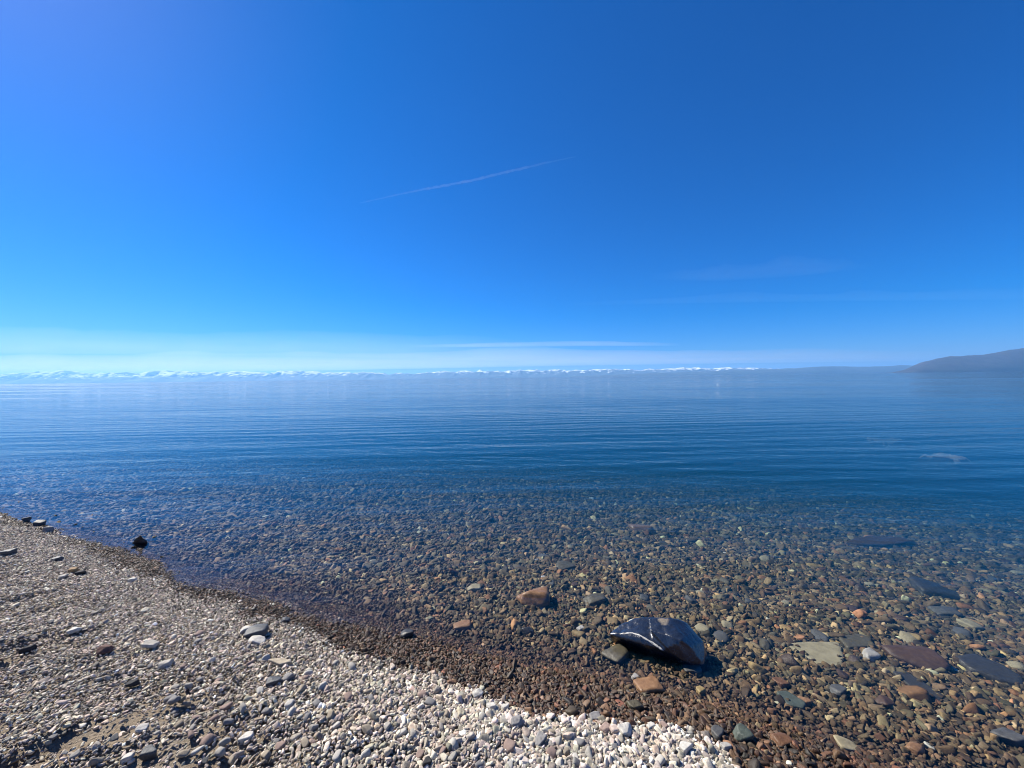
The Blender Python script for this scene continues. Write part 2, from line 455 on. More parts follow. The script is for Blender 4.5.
def scatter(name, label, cat, spacing, xr, yr, keep_fn, size_fn, seed, lift=0.0):
    r = np.random.default_rng(seed)
    xs = np.arange(xr[0], xr[1], spacing); ys = np.arange(yr[0], yr[1], spacing)
    X, Y = np.meshgrid(xs, ys); X = X.ravel(); Y = Y.ravel()
    X = X + r.uniform(-.5, .5, X.size) * spacing * 1.1; Y = Y + r.uniform(-.5, .5, Y.size) * spacing * 1.1
    k = keep_fn(X, Y, r); X, Y = X[k], Y[k]
    n = X.size
    s, t, wet = zone_fields(X, Y)
    under = s > 0.0
    d = size_fn(X, Y, s, t, wet, r)
    for (sx, sy, rad) in STONES:                      # leave room for the big stones
        d = np.where((X - sx) ** 2 + (Y - sy) ** 2 < (rad * 0.80) ** 2, 0.0, d)
    k = d > 0.004; X, Y, d, s, t, wet, under = X[k], Y[k], d[k], s[k], t[k], wet[k], under[k]; n = X.size
    Z = height(X, Y) + d * (r.uniform(-0.04, 0.16, n) - 0.13 * sstep(-0.15, 0.05, s)) + lift
    isw = r.uniform(0, 1, n) < wet
    cd_, cw, cb = pick_cols(PAL_DRY, W_DRY, n, r), pick_cols(PAL_WET, W_WET, n, r), pick_cols(PAL_BED, W_BED, n, r)
    ub = sstep(-0.05, 0.55, s + 0.25 * (r.uniform(0, 1, n) - 0.5))[:, None]
    # the bank by the water is whiter, the worn beach further up is duller
    white = (sstep(-2.2, -0.6, s) * sstep(-1.7, 0.3, t))[:, None]
    cd_ = cd_ * (0.92 + 0.09 * white) * (np.array([1.0, .97, .93]) * (1 - white) + white) + np.array([0.02, 0.015, 0.01]) * white
    cb = np.clip(cb * np.exp(r.normal(-.1, .50, (n, 1))), .012, .6); cd_ = np.clip(cd_ * np.exp(r.normal(0.06, .30, (n, 1))), .03, .85)
    cw = cw * np.exp(r.normal(0, .40, (n, 1)))
    colr = np.where(isw[:, None], cw * (1 - ub) + cb * ub, cd_)
    me = bpy.data.meshes.new(name)
    me.vertices.add(n); me.vertices.foreach_set("co", np.stack([X, Y, Z], -1).astype(np.float32).ravel())
    def put(nm, typ, arr, key):
        a = me.attributes.new(nm, typ, 'POINT'); a.data.foreach_set(key, np.ascontiguousarray(arr).ravel())
    put("pick", 'INT', r.integers(0, NPROTO, n).astype(np.int32), "value")
    put("rot", 'FLOAT_VECTOR', np.stack([r.normal(0, .48, n), r.normal(0, .48, n), r.uniform(0, 6.28, n)], -1).astype(np.float32), "vector")
    put("size", 'FLOAT_VECTOR', (d[:, None] * r.uniform(.8, 1.25, (n, 3))).astype(np.float32), "vector")
    put("tint", 'FLOAT_VECTOR', np.clip(colr * np.where(isw, .72, .92 - .09 * white[:, 0])[:, None], 0, .8).astype(np.float32), "vector")
    put("wet", 'FLOAT', np.where(isw, np.where(under, 0.35, 1.0), 0.0).astype(np.float32), "value")
    o = link(bpy.data.objects.new(name, me))
    md = o.modifiers.new("scatter", 'NODES'); md.node_group = GN
    me.materials.append(PEB)
    tag(o, label, cat, None, "stuff")
    print(name, n)
    return o

def in_wedge(x, y, m=1.2):
    return (np.abs(x) < y * 1.40 + m) & (y > 0.15)

def spread(x, y, r):
    """dense shingle where it is seen close to, coarser and thinner round about"""
    return in_wedge(x, y) | (in_wedge(x, y + 1.5, 4.5) & (r.uniform(0, 1, x.size) < .42))

def coarser(x, y):
    return np.where(in_wedge(x, y), 1.0, 1.45)

# ------------------------------------------------------------------ stones that one can tell apart
def stone(name, px, py, w_px, h_px, m, label, cat="stone", flat=0.55, yaw=0.0, tilt=(0, 0), sub=4, planes=12, p=12, spread=0.28, lump=0.10,
          seed=None, sink=0.35, depth=None, group=None):
    """a stone whose middle shows at (px, py), w_px wide in the photograph"""
    g = ground_at(px, py + h_px * 0.25)
    dist = g.y
    w = w_px / F * dist
    r_ = np.random.default_rng(seed if seed is not None else int(px * 7 + py))
    v, f = stone_shape(sub, r_, planes, p, spread, lump)
    ext = v.max(0) - v.min(0)
    dep = depth if depth else 0.75
    v = (v - (v.max(0) + v.min(0)) / 2) / ext * np.array([w, w * dep, w * flat])
    me = mesh_np(name, v, f); me.materials.append(m)
    o = link(bpy.data.objects.new(name, me))
    o.rotation_euler = (tilt[0], tilt[1], yaw)
    o.location = (g.x, g.y, float(height(g.x, g.y)) + w * flat * (0.5 - sink))
    tag(o, label, cat, group)
    STONES.append((g.x, g.y, w * 0.5 * (0.5 + 0.5 * dep)))
    return o

def slab(name, pix, thick, m, label, cat="slab", z_off=0.02, seed=0, tilt=0.0, z_top=None, mound=False):
    """a flat broken slab whose upper face shows at these photograph corners"""
    cen = np.mean(pix, axis=0); g = ground_at(*cen); zt = z_top if z_top is not None else g.z + z_off + thick * 0.5
    pts = [at(px, py, zt) for px, py in pix]
    c = sum(pts, Vector()) / len(pts)
    r_ = np.random.default_rng(seed)
    # refine the outline so that its edge is chipped, then round it in rings
    out = []
    for i, a in enumerate(pts):
        b_ = pts[(i + 1) % len(pts)]
        for k in range(10):
            q = a.lerp(b_, k / 10) - c
            out.append(np.array(q[:2]) * (1 + 0.035 * r_.normal()))
    out = np.array(out); out = (out + np.roll(out, 1, 0) + np.roll(out, -1, 0)) / 3
    n = len(out); V = []; 
    prof = [(1.03, -thick), (1.06, -thick * .5), (1.02, -thick * .12), (0.96, 0.0)] + [(k, 0.0) for k in (0.8, 0.6, 0.4, 0.2)]
    if mound: prof[:4] = [(2.3, -thick), (1.7, -thick * .6), (1.3, -thick * .27), (1.04, -thick * .12)]
    for sc, z in prof:
        for q in out * sc:
            V.append((q[0], q[1], z + (0.04 * thick * (float(vnoise(q[0] * 30, q[1] * 30, seed)) - 0.5)) + tilt * q[0] + 0.12 * thick * (float(vnoise(q[0] * 8, q[1] * 8, seed + 3)) - 0.5)))
    V.append((0, 0, 0)); Fc = []
    for i in range(len(prof) - 1):
        for j in range(n):
            k = (j + 1) % n; Fc.append((i * n + j, i * n + k, (i + 1) * n + k, (i + 1) * n + j))
    top = (len(prof) - 1) * n
    for j in range(n): Fc.append((top + j, top + (j + 1) % n, len(V) - 1))
    Fc.append(tuple(reversed(range(n))))
    me = bpy.data.meshes.new(name); me.from_pydata(V, [], Fc); me.update()
    me.polygons.foreach_set("use_smooth", [True] * len(me.polygons)); me.materials.append(m)
    o = link(bpy.data.objects.new(name, me)); o.location = (c.x, c.y, zt)
    tag(o, label, cat)
    if mound:                                          # mound added for a pale patch on the water, flanks dark to stay hidden
        me.materials.append(M['dark_flank'])
        for q in me.polygons:
            if max(me.vertices[k].co.z for k in q.vertices) < -thick * .05 or min(me.vertices[k].co.z for k in q.vertices) < -thick * .10: q.material_index = 1
    rad = np.linalg.norm(out, axis=1)
    for f_ in (0.0, 0.45, 0.8):
        for q in out[::4] if f_ else out[:1]:
            STONES.append((c.x + q[0] * f_, c.y + q[1] * f_, rad.min() * (0.50 if f_ < .8 else 0.08)))
    return o
M = {}
def RM(key, *a, **k):
    M[key] = rock_material("stone_" + key, *a, **k); return M[key]
RM('pale', (.50, .47, .41), rough=.85); RM('white', (.66, .63, .56), rough=.8); RM('grey', (.30, .29, .28), rough=.8)
RM('slate', (.085, .092, .10), rough=.6, spec=.4); RM('tan', (.46, .39, .29), rough=.85); RM('pink', (.40, .29, .24), rough=.8)
RM('dark', (.05, .05, .052), rough=.8, spec=.2); RM('maroon', (.16, .085, .07), rough=.8); RM('ochre', (.36, .24, .12), rough=.8)
RM('wet_dark', (.020, .021, .025), (.05, .05, .055), rough=.24, spec=.55, bump=.003, scale=9)
RM('wet_brown', (.10, .065, .04), rough=.35, spec=.5); RM('wet_olive', (.105, .092, .058), rough=.45)
RM('wet_orange', (.27, .15, .075), (.38, .24, .13), rough=.4); RM('wet_red', (.085, .050, .034), (.13, .08, .05), rough=.5)
RM('wet_beige', (.36, .31, .19), (.42, .37, .25), rough=.6, scale=18); RM('wet_grey', (.10, .10, .095), rough=.5)
RM('wet_green', (.085, .105, .085), rough=.5); RM('wet_slate', (.052, .050, .046), rough=.4); RM('wet_yellow', (.36, .27, .12), rough=.5)
RM('wet_pale', (.42, .40, .36), rough=.5); RM('rust', (.17, .085, .042), rough=.5); RM('dark_flank', (.022, .030, .026), rough=.9); RM('pale_patch', (.30, .27, .25), rough=.6)

def hull_into(bm, pts):
    vs_ = [bm.verts.new(p) for p in pts]
    r_ = bmesh.ops.convex_hull(bm, input=vs_)
    kill = [e for e in r_['geom_interior'] + r_['geom_unused'] if isinstance(e, bmesh.types.BMVert)]
    if kill: bmesh.ops.delete(bm, geom=list(set(kill)), context='VERTS')

def fused(name, hulls, m, label, cat, voxel, smooth=3, rough=0.006, freq=14, seed=0):
    """several hulls melted into one weathered rock"""
    c = sum((Vector(p) for h in hulls for p in h), Vector()) / sum(len(h) for h in hulls)
    me = bpy.data.meshes.new(name); full = bmesh.new()
    for h in hulls:
        b_ = bmesh.new(); hull_into(b_, [Vector(p) - c for p in h]); t_ = bpy.data.meshes.new("t"); b_.to_mesh(t_); b_.free(); full.from_mesh(t_); bpy.data.meshes.remove(t_)
    full.to_mesh(me); full.free()
    o = link(bpy.data.objects.new(name, me))
    md = o.modifiers.new("r", 'REMESH'); md.mode = 'VOXEL'; md.voxel_size = voxel
    ms = o.modifiers.new("s", 'SMOOTH'); ms.factor = 0.5; ms.iterations = smooth
    dg = bpy.context.evaluated_depsgraph_get(); me2 = bpy.data.meshes.new_from_object(o.evaluated_get(dg)); o.modifiers.clear()
    o.data = me2; me2.name = name; bpy.data.meshes.remove(me)
    n = len(me2.vertices); a = np.zeros(n * 3, np.float32); b_ = np.zeros(n * 3, np.float32)
    me2.vertices.foreach_get("co", a); me2.vertices.foreach_get("normal", b_); a = a.reshape(-1, 3); b_ = b_.reshape(-1, 3)
    k = fbm(a[:, 0] * freq + a[:, 2] * freq * .7, a[:, 1] * freq - a[:, 2] * freq * .6, seed, 4) - 0.5
    a = a + b_ * (k * rough * 2)[:, None]
    me2.vertices.foreach_set("co", a.astype(np.float32).ravel()); me2.update()
    me2.polygons.foreach_set("use_smooth", np.ones(len(me2.polygons), bool))
    me2.materials.clear(); me2.materials.append(m)
    o.location = c; tag(o, label, cat)
    return o, c

# --- the big dark boulder at the water's edge
def P(px, py, z): return tuple(at(px, py, z))
def PB(px, py, z): return P(px, py, z * .58 if z > 0 else z)     # a low rock, half sunk
backs = [(621, 624, .13), (634, 618, .18), (655, 617, .205), (670, 617.5, .205), (687, 622, .165)]
hA = [PB(608, 634, .075)] + [PB(*q) for q in backs] + [PB(624, 633, .125), PB(638, 634, .145), PB(650, 641, .135), PB(664, 651, .085)]
hA += [PB(623, 638, .0), PB(636, 643, -.04), PB(649, 651, -.05), PB(661, 659, -.06)]
hA += [tuple(Vector(PB(*q)) + Vector((0, .06, -.22))) for q in backs]
def PC(px, py, z): return P(px, py, z * .76 if z > 0 else z)     # its right hand lobe stands higher
hB = [PC(650, 630, .165), PC(648, 618, .19), PC(670, 618, .205), PC(687, 622, .17), PC(694, 630, .135), PC(704, 641, .07), PC(707, 653, -.01), PC(704, 665, -.02), PC(692, 667, -.03), PC(673, 661, -.03),
      PC(682, 640, .165), PC(690, 646, .12), PC(672, 653, .06), PC(667, 648, .09), PC(660, 655, -.02)]
hB += [tuple(Vector(PC(*q)) + Vector((0.02, .08, -.25))) for q in ((670, 618, .2), (694, 630, .13), (704, 641, .07))]
m, nt = mat("boulder_wet_rock")
tc = nd(nt, 'ShaderNodeTexCoord').outputs['Object']
pc = Vector(PB(664, 625, .19))
BO, bc = fused("boulder", [hA, hB], m, "large dark glossy wet boulder with a sharp ridge, breaking the surface in the shallows", "boulder", 0.0055, 2, 0.008, 15, 3)
n1 = noise(nt, tc, 12, 6, .62); n2 = noise(nt, tc, 70, 5, .7)
c = ramp(nt, n1, [(.32, (.006, .009, .016)), (.55, (.011, .016, .028)), (.75, (.028, .034, .044))])
vd = nd(nt, 'ShaderNodeVectorMath', operation='DISTANCE'); vd.inputs[1].default_value = pc - bc; L(nt, tc, vd.inputs[0])
pk = ramp(nt, mth(nt, 'ADD', vd.outputs['Value'], mth(nt, 'MULTIPLY', mth(nt, 'SUBTRACT', n1, .5), .11)), [(.034, (1, 1, 1)), (.052, (0, 0, 0))])
c = mixc(nt, pk, c, ramp(nt, n2, [(.3, (.10, .08, .055)), (.7, (.19, .155, .11))]))
p = nd(nt, 'ShaderNodeBsdfPrincipled'); L(nt, c, p.inputs['Base Color']); p.inputs['Specular IOR Level'].default_value = .7; p.inputs['Coat Weight'].default_value = .45; p.inputs['Coat Roughness'].default_value = .16
L(nt, mixc(nt, pk, mth(nt, 'ADD', .16, mth(nt, 'MULTIPLY', n2, .26)), (.8, .8, .8)), p.inputs['Roughness'])
b = nd(nt, 'ShaderNodeBump'); b.inputs['Distance'].default_value = .005; L(nt, mth(nt, 'ADD', n1, mth(nt, 'MULTIPLY', n2, .45)), b.inputs['Height']); L(nt, b.outputs[0], p.inputs['Normal'])
L(nt, p.outputs[0], nd(nt, 'ShaderNodeOutputMaterial').inputs['Surface'])
for px, py in ((630, 636), (650, 640), (672, 645), (692, 652)):
    g = at(px, py, 0); STONES.append((g.x, g.y, .12))
# pale strip added along the ridge, standing in for the sun's glint
dg = bpy.context.evaluated_depsgraph_get()
from mathutils.bvhtree import BVHTree
tree = BVHTree.FromPolygons([v.co.copy() for v in BO.data.vertices], [tuple(q.vertices) for q in BO.data.polygons])
def glint_strip(pix):
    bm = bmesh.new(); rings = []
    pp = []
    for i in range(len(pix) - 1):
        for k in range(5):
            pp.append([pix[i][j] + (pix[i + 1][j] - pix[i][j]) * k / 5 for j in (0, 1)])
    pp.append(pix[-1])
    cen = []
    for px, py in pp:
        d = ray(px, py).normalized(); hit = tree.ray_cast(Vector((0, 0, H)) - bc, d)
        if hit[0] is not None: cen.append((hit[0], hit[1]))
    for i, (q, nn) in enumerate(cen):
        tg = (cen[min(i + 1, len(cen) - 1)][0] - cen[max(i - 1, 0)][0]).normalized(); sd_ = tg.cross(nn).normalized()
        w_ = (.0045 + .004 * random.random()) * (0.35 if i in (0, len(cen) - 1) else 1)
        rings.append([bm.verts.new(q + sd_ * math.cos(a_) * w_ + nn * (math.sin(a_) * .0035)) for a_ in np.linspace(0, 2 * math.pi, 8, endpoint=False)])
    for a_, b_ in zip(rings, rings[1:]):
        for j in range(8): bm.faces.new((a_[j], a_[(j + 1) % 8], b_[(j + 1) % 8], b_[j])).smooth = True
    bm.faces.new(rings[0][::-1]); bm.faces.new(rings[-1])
    me = bpy.data.meshes.new("ridge_glint"); bm.to_mesh(me); bm.free(); me.materials.append(RM('glint_strip', (.62, .60, .54), rough=.3, spec=.5))
    o = link(bpy.data.objects.new("ridge_glint", me), BO); o["label"] = "thin pale strip standing for the sun glint along the boulder's ridge"
glint_strip([(625, 633.5), (632, 633), (640, 635.5), (650, 641.5), (657, 646), (664, 651)])

# --- the jagged rock standing out of the water near the left shore
hJ = [P(132, 545, -.04), P(132.5, 542, .02), P(134.5, 539.5, .04), P(137, 537, .075), P(140.5, 535.6, .105), P(142.5, 538.2, .045), P(144, 539.5, .03), P(143, 542, -.04), P(138, 545, -.04)]
hJ += [tuple(Vector(q) + Vector((.015, .06, -.10))) for q in hJ[2:7]]
hJ2 = [P(137, 537.2, .075), P(141, 536.2, .08), P(143.5, 538.6, .04), P(144, 541, 0), P(140, 543, -.03)] + [tuple(Vector(P(141, 536.2, .08)) + Vector((.03, .07, -.2)))]
J, jc = fused("rock", [hJ, hJ2], RM('shore_rock', (.075, .075, .078), (.22, .21, .195), rough=.45, spec=.45), "dark jagged wet rock standing alone in the water close to the left shore", "rock", .008, 0, .016, 22, 8)
STONES.append((jc.x, jc.y, .16))

# --- slabs lying on the lake bed, and mounds added for the pale patches
slab("slab", [(785, 643), (812, 641.5), (838, 641.5), (843, 653), (841, 671), (826, 668), (806, 656)], .035, M['wet_beige'],
     "flat pale beige triangular slab lying under the water, right of the dark boulder", z_off=-.005, seed=2)
slab("slab", [(838, 636), (860, 633.5), (872, 638), (868, 646), (848, 647)], .03, M['wet_olive'],
     "smaller olive brown slab lying just behind the pale triangular slab", z_off=.008, seed=5)
slab("slab", [(955, 656), (972, 653), (1000, 662), (1024, 676), (1022, 684), (1000, 679), (970, 668)], .06, M['wet_slate'],
     "long dark grey slab slanting under the water at the right edge", z_off=.004, seed=7, tilt=-.03)
slab("slab", [(776, 691), (786, 690), (806, 702), (803, 708), (788, 704)], .025, M['wet_green'],
     "narrow grey green slab under water below the pale triangular slab", z_off=.008, seed=9)
slab("slab", [(893, 671), (906, 671), (945, 695), (940, 701), (918, 693)], .03, M['wet_slate'],
     "thin dark blue grey slab under water below the reddish rock", z_off=-.004, seed=11)
slab("slab", [(845, 541), (868, 535.5), (900, 537), (915, 541), (890, 544.5), (862, 544)], .12, M['wet_red'],
     "long low dark reddish rock ledge in deeper water far out on the right", z_off=.02, seed=13)
slab("slab", [(918, 454), (940, 451.5), (968, 456), (972, 460), (950, 460.5), (930, 458)], .9, M['pale_patch'],  # mound added for a pale patch on the water
     "pale pinkish patch on the water farthest out on the right, modelled as a sunken mound", z_top=-.22, mound=True, seed=15)
slab("slab", [(862, 439), (885, 437.5), (908, 440.5), (890, 443), (872, 442)], 1.1, M['pale_patch'],  # mound added for a pale patch on the water
     "faint greyish patch on the water left of the pale pinkish one, modelled as a sunken mound", z_top=-.30, mound=True, seed=17)
slab("slab", [(268, 659), (283, 657), (292, 661), (280, 664)], .014, M['tan'],
     "thin flat tan slab lying on the dry shingle below the grey cobble", z_off=.016, seed=19)

# --- stones and cobbles one can tell apart: name, x, y, w, h (pixels), material, label, category, flatness, yaw, sink
ST = [
 ("stone", 533, 599, 33, 15, 'wet_orange', "orange brown brick shaped stone just breaking the water left of the boulder", "stone", .50, .1, .20),
 ("stone", 594, 598, 24, 12, 'wet_olive', "flat olive brown stone under water right of the orange brown stone", "stone", .35, .2, .35),
 ("stone", 617, 654, 27, 18, 'wet_olive', "round dull brown stone under water at the boulder's lower left side", "stone", .5, .4, .45),
 ("stone", 915, 656, 44, 16, 'wet_red', "broad reddish brown rock under water between the pale slab and the long dark slab", "rock", .36, -.15, .52),
 ("stone", 649, 686, 26, 10, 'wet_orange', "flat orange tan stone at the waterline below the boulder", "stone", .35, .15, .35),
 ("stone", 692, 669, 18, 6, 'wet_grey', "small long grey stone touching the boulder's lower right foot", "stone", .4, -.1, .3),
 ("stone", 636, 677, 9, 6, 'wet_pale', "small bright white stone in the shallows below the boulder's left half", "pebble", .6, .3, .3),
 ("stone", 581, 629, 8, 7, 'wet_pale', "small white round stone alone on the brown bed left of the boulder", "pebble", .7, .3, .3),
 ("stone", 528, 630, 13, 9, 'wet_slate', "small dark blue stone under water below the orange brown stone", "stone", .6, .8, .3),
 ("stone", 717, 607, 10, 8, 'wet_yellow', "small yellow stone under water up and right of the boulder", "pebble", .7, .1, .3),
 ("stone", 700, 691, 10, 9, 'wet_yellow', "small yellow ochre stone at the waterline below the boulder's right end", "pebble", .7, .5, .3),
 ("stone", 635, 705, 15, 11, 'wet_olive', "olive grey stone in the wet band beside the white pebbles", "stone", .6, .2, .3),
 ("stone", 741, 735, 20, 13, 'wet_green', "grey green blocky stone with a dark shadow in the wet band at bottom", "stone", .6, .2, .3),
 ("stone", 717, 733, 15, 11, 'wet_grey', "grey stone just left of the grey green blocky stone", "stone", .6, .6, .3),
 ("stone", 726, 747, 10, 10, 'wet_pale', "light grey upright stone with a black gap beside it at the white pebbles' edge", "pebble", .8, .2, .25),
 ("stone", 782, 683, 15, 10, 'rust', "rusty orange stone under water above the narrow grey green slab", "stone", .5, .1, .35),
 ("stone", 781, 739, 20, 12, 'rust', "rust brown stone on the wet gravel right of the grey green blocky stone", "stone", .45, .3, .35),
 ("stone", 803, 700, 13, 8, 'wet_orange', "small orange stone at the lower end of the narrow grey green slab", "pebble", .5, .1, .3),
 ("stone", 870, 655, 16, 9, 'wet_pale', "pale stone under water between the olive slab and the reddish rock", "stone", .5, .2, .3),
 ("stone", 945, 612, 22, 9, 'wet_grey', "grey stone under water far right above the reddish rock", "stone", .4, -.3, .35),
 ("stone", 940, 590, 44, 12, 'wet_slate', "long dark stone under water far right, above the grey one", "stone", .3, -.35, .58),
 ("stone", 972, 625, 20, 8, 'wet_beige', "small beige stone under water above the long dark slab", "stone", .4, .2, .35),
 ("stone", 838, 690, 16, 10, 'wet_grey', "rounded grey stone under water directly below the pale triangular slab", "stone", .5, .5, .35),
 ("stone", 885, 702, 16, 7, 'wet_red', "small reddish stone under water left of the thin dark slab", "stone", .5, .3, .35),
 ("stone", 915, 748, 15, 9, 'wet_orange', "orange brown stone on the brown gravel in the bottom right corner area", "stone", .5, .2, .3),
 ("stone", 847, 745, 20, 10, 'wet_beige', "tan stone on the brown gravel near the bottom right", "stone", .4, -.3, .35),
 ("stone", 1010, 738, 24, 12, 'wet_grey', "grey stone under water cut by the right edge below the long slab", "stone", .45, .2, .35),
 ("stone", 565, 566, 22, 7, 'wet_olive', "olive stone under water above the orange brown stone, farther out", "stone", .35, .1, .35),
 ("stone", 641, 529, 22, 5, 'wet_orange', "brownish orange stone in deeper water straight above the boulder", "stone", .35, .1, .35),
 ("stone", 462, 625, 18, 8, 'wet_orange', "flat brown orange stone under water near the wet band left of centre", "stone", .35, .2, .35),
 ("stone", 474, 588, 14, 6, 'wet_beige', "small beige stone under water left of the orange brown stone", "stone", .4, .2, .35),
 ("stone", 407, 634, 13, 9, 'wet_slate', "dark blue grey stone just inside the water by the brown wet band", "stone", .6, .3, .3),
 ("cobble", 256, 633, 23, 12, 'slate', "dark grey angular cobble on the dry shingle with white stones round it", "cobble", .55, .3, .2),
 ("cobble", 246, 630, 12, 9, 'white', "white stone touching the left side of the dark grey angular cobble", "cobble", .6, .5, .25),
 ("cobble", 258, 640, 18, 7, 'white', "flat white stone tucked under the dark grey angular cobble", "cobble", .4, .1, .3),
 ("cobble", 274, 681, 15, 9, 'slate', "dark blue grey cobble on the dry shingle below the thin tan slab", "cobble", .5, .3, .25),
 ("cobble", 287, 677, 12, 10, 'grey', "mid grey cobble just right of the dark blue grey one", "cobble", .6, 1.0, .25),
 ("cobble", 285, 620, 9, 7, 'slate', "small dark stone at the edge of the dry shingle above the white stones", "pebble", .6, .2, .25),
 ("cobble", 246, 737, 15, 10, 'white', "whitish cobble beside the sandy patch at bottom left of centre", "cobble", .5, .4, .3),
 ("cobble", 478, 694, 13, 11, 'white', "white egg shaped cobble among pale pebbles near the wet band", "cobble", .7, .4, .25),
 ("cobble", 491, 707, 11, 9, 'white', "round white cobble at the edge of the brown wet band", "cobble", .7, .2, .25),
 ("cobble", 505, 707, 10, 9, 'white', "small white cobble just right of the round white one", "cobble", .7, .9, .25),
 ("cobble", 517, 722, 15, 12, 'grey', "grey blocky cobble among the white pebbles below centre", "cobble", .6, .2, .25),
 ("cobble", 427, 762, 11, 10, 'dark', "nearly black stone at the bottom edge among pale pebbles", "pebble", .7, .3, .25),
 ("cobble", 540, 740, 15, 11, 'grey', "light grey cobble lying among white pebbles at bottom centre", "cobble", .6, .9, .25),
 ("cobble", 595, 717, 13, 9, 'grey', "grey oval cobble on the line between wet and white pebbles", "cobble", .5, .1, .25),
 ("cobble", 626, 731, 17, 12, 'white', "large creamy white cobble near the pink stones at the wet band", "cobble", .6, .3, .25),
 ("cobble", 651, 727, 10, 9, 'white', "small white oval cobble left of the pink stone", "pebble", .7, .2, .25),
 ("cobble", 664, 726, 10, 8, 'pink', "pink stone at the top edge of the white pebbles", "pebble", .7, .2, .25),
 ("cobble", 606, 729, 13, 10, 'pink', "pinkish cobble left of the large creamy white one", "cobble", .6, .7, .25),
 ("cobble", 685, 748, 15, 12, 'white', "biggest bright white cobble at the right end of the white pebbles", "cobble", .65, .5, .2),
 ("cobble", 8, 553, 12, 7, 'slate', "dark stone on the grey beach at the far left edge", "stone", .6, .1, .25),
 ("cobble", 27, 521, 7, 4, 'slate', "dark wet stone at the water's edge, leftmost of the dark cluster", "stone", .95, .3, .2),
 ("cobble", 40, 524, 9, 6, 'slate', "biggest dark wet stone of the cluster at the far left water's edge", "stone", .9, .3, .2),
 ("cobble", 49, 530, 8, 6, 'grey', "light topped stone at the right end of the dark cluster by the water", "stone", .8, .3, .2),
 ("cobble", 57, 559, 9, 5, 'slate', "small dark grey stone on the left beach below the cluster by the water", "stone", .5, .3, .25),
 ("cobble", 72, 571, 9, 6, 'ochre', "sandy ochre stone on the left beach beside a dark stone", "stone", .7, .3, .2),
 ("cobble", 81, 573, 8, 6, 'dark', "dark stone touching the sandy ochre stone on the left beach", "stone", .6, .3, .2),
 ("cobble", 133, 580, 8, 5, 'white', "bright white pebble alone on the left beach below the jagged rock", "pebble", .6, .3, .25),
 ("cobble", 62, 577, 9, 4, 'pale', "pale flat stone on the left beach below the sandy ochre one", "pebble", .5, .3, .25),
 ("cobble", 75, 630, 11, 6, 'white', "bright white stone on the dull gravel of the left beach", "pebble", .5, .1, .25),
 ("cobble", 28, 649, 12, 8, 'dark', "dark stone with a hollow behind it on the lower left beach", "stone", .6, .3, .2),
 ("cobble", 105, 649, 14, 10, 'maroon', "dull maroon cobble on the lower left beach", "cobble", .6, .3, .25),
 ("cobble", 151, 645, 14, 7, 'pale', "pale grey stone with a black shadow right of the maroon cobble", "cobble", .5, .1, .2),
 ("cobble", 166, 664, 13, 8, 'pale', "pale rounded cobble below the one with a black shadow", "cobble", .6, .3, .25),
 ("cobble", 133, 684, 12, 8, 'dark', "dark lump of stone in the middle of the lower left beach", "stone", .6, .3, .2),
 ("cobble", 142, 728, 11, 7, 'white', "white stone at the bottom left beside a slanting hollow", "pebble", .5, .4, .25),
 ("cobble", 150, 752, 16, 11, 'slate', "blue grey cobble near the bottom edge at left", "cobble", .6, .3, .25),
 ("cobble", 128, 757, 11, 8, 'white', "white pebble touching the blue grey cobble near the bottom edge", "pebble", .6, .3, .25),
]
for (nm, px, py, w, h_, mk, lab, cat, fl, yw, sk) in ST:
    if mk.startswith('wet') or mk == 'rust': kw = dict(planes=10, p=16, lump=.18)
    else:
        kw = dict(planes=8, p=22, lump=.18); w *= .88; h_ *= .88
    stone(nm, px, py, w, h_, M[mk], lab, cat, flat=fl, yaw=yw, sink=sk, tilt=(random.uniform(-.15, .15), random.uniform(-.15, .15)), **kw)

# --- more cobbles of a kind, a little larger than the shingle they lie on; one of each kind is built, the rest are copies
def many(kind_specs, group, cat, name, n, area, size, seed, accept):
    r = np.random.default_rng(seed); protos = []
    for i, (mk, lab) in enumerate(kind_specs):
        for j in range(2):
            v, f = stone_shape(3, np.random.default_rng(seed + i * 7 + j), 10, 11, .3, .12)
            v = v * np.array([.5, .5 * r.uniform(.65, .9), .5 * r.uniform(.4, .65)])
            me = mesh_np(name, v, f); me.materials.append(M[mk]); protos.append((bpy.data.objects.new(name, me), lab))
    done = 0; tries = 0
    while done < n and tries < 20000:
        tries += 1
        px, py = r.uniform(area[0], area[2]), r.uniform(area[1], area[3])
        g = ground_at(px, py)
        if not accept(float(s_of(g.x, g.y)), px, py): continue
        d = r.uniform(*size)
        if any((g.x - a) ** 2 + (g.y - b_) ** 2 < (rad + d * .6) ** 2 for a, b_, rad in STONES): continue
        src, lab = protos[done % len(protos)]
        o = src if done < len(protos) else src.copy()
        link(o); o.location = (g.x, g.y, float(height(g.x, g.y)) + d * (.14 if s_of(g.x, g.y) < 0 else .05))
        o.scale = (d, d * r.uniform(.85, 1.1), d * r.uniform(.85, 1.15)); o.rotation_euler = (r.normal(0, .2), r.normal(0, .2), r.uniform(0, 6.28))
        tag(o, lab, cat, group); STONES.append((g.x, g.y, d * .45)); done += 1
many([('white', "whitish cobble a little bigger than the pale pebbles round it on the bank"), ('pale', "pale grey cobble a little bigger than the pebbles round it on the bank"),
      ('grey', "mid grey cobble a little bigger than the pebbles round it on the bank"), ('tan', "tan cobble a little bigger than the pebbles round it on the bank"),
      ('pink', "pinkish cobble a little bigger than the pebbles round it on the bank")],
     "larger cobbles on the pale shingle bank", "cobble", "cobble", 90, (170, 600, 700, 766), (.034, .056), 55, lambda s, x, y: -1.5 < s < -.42)
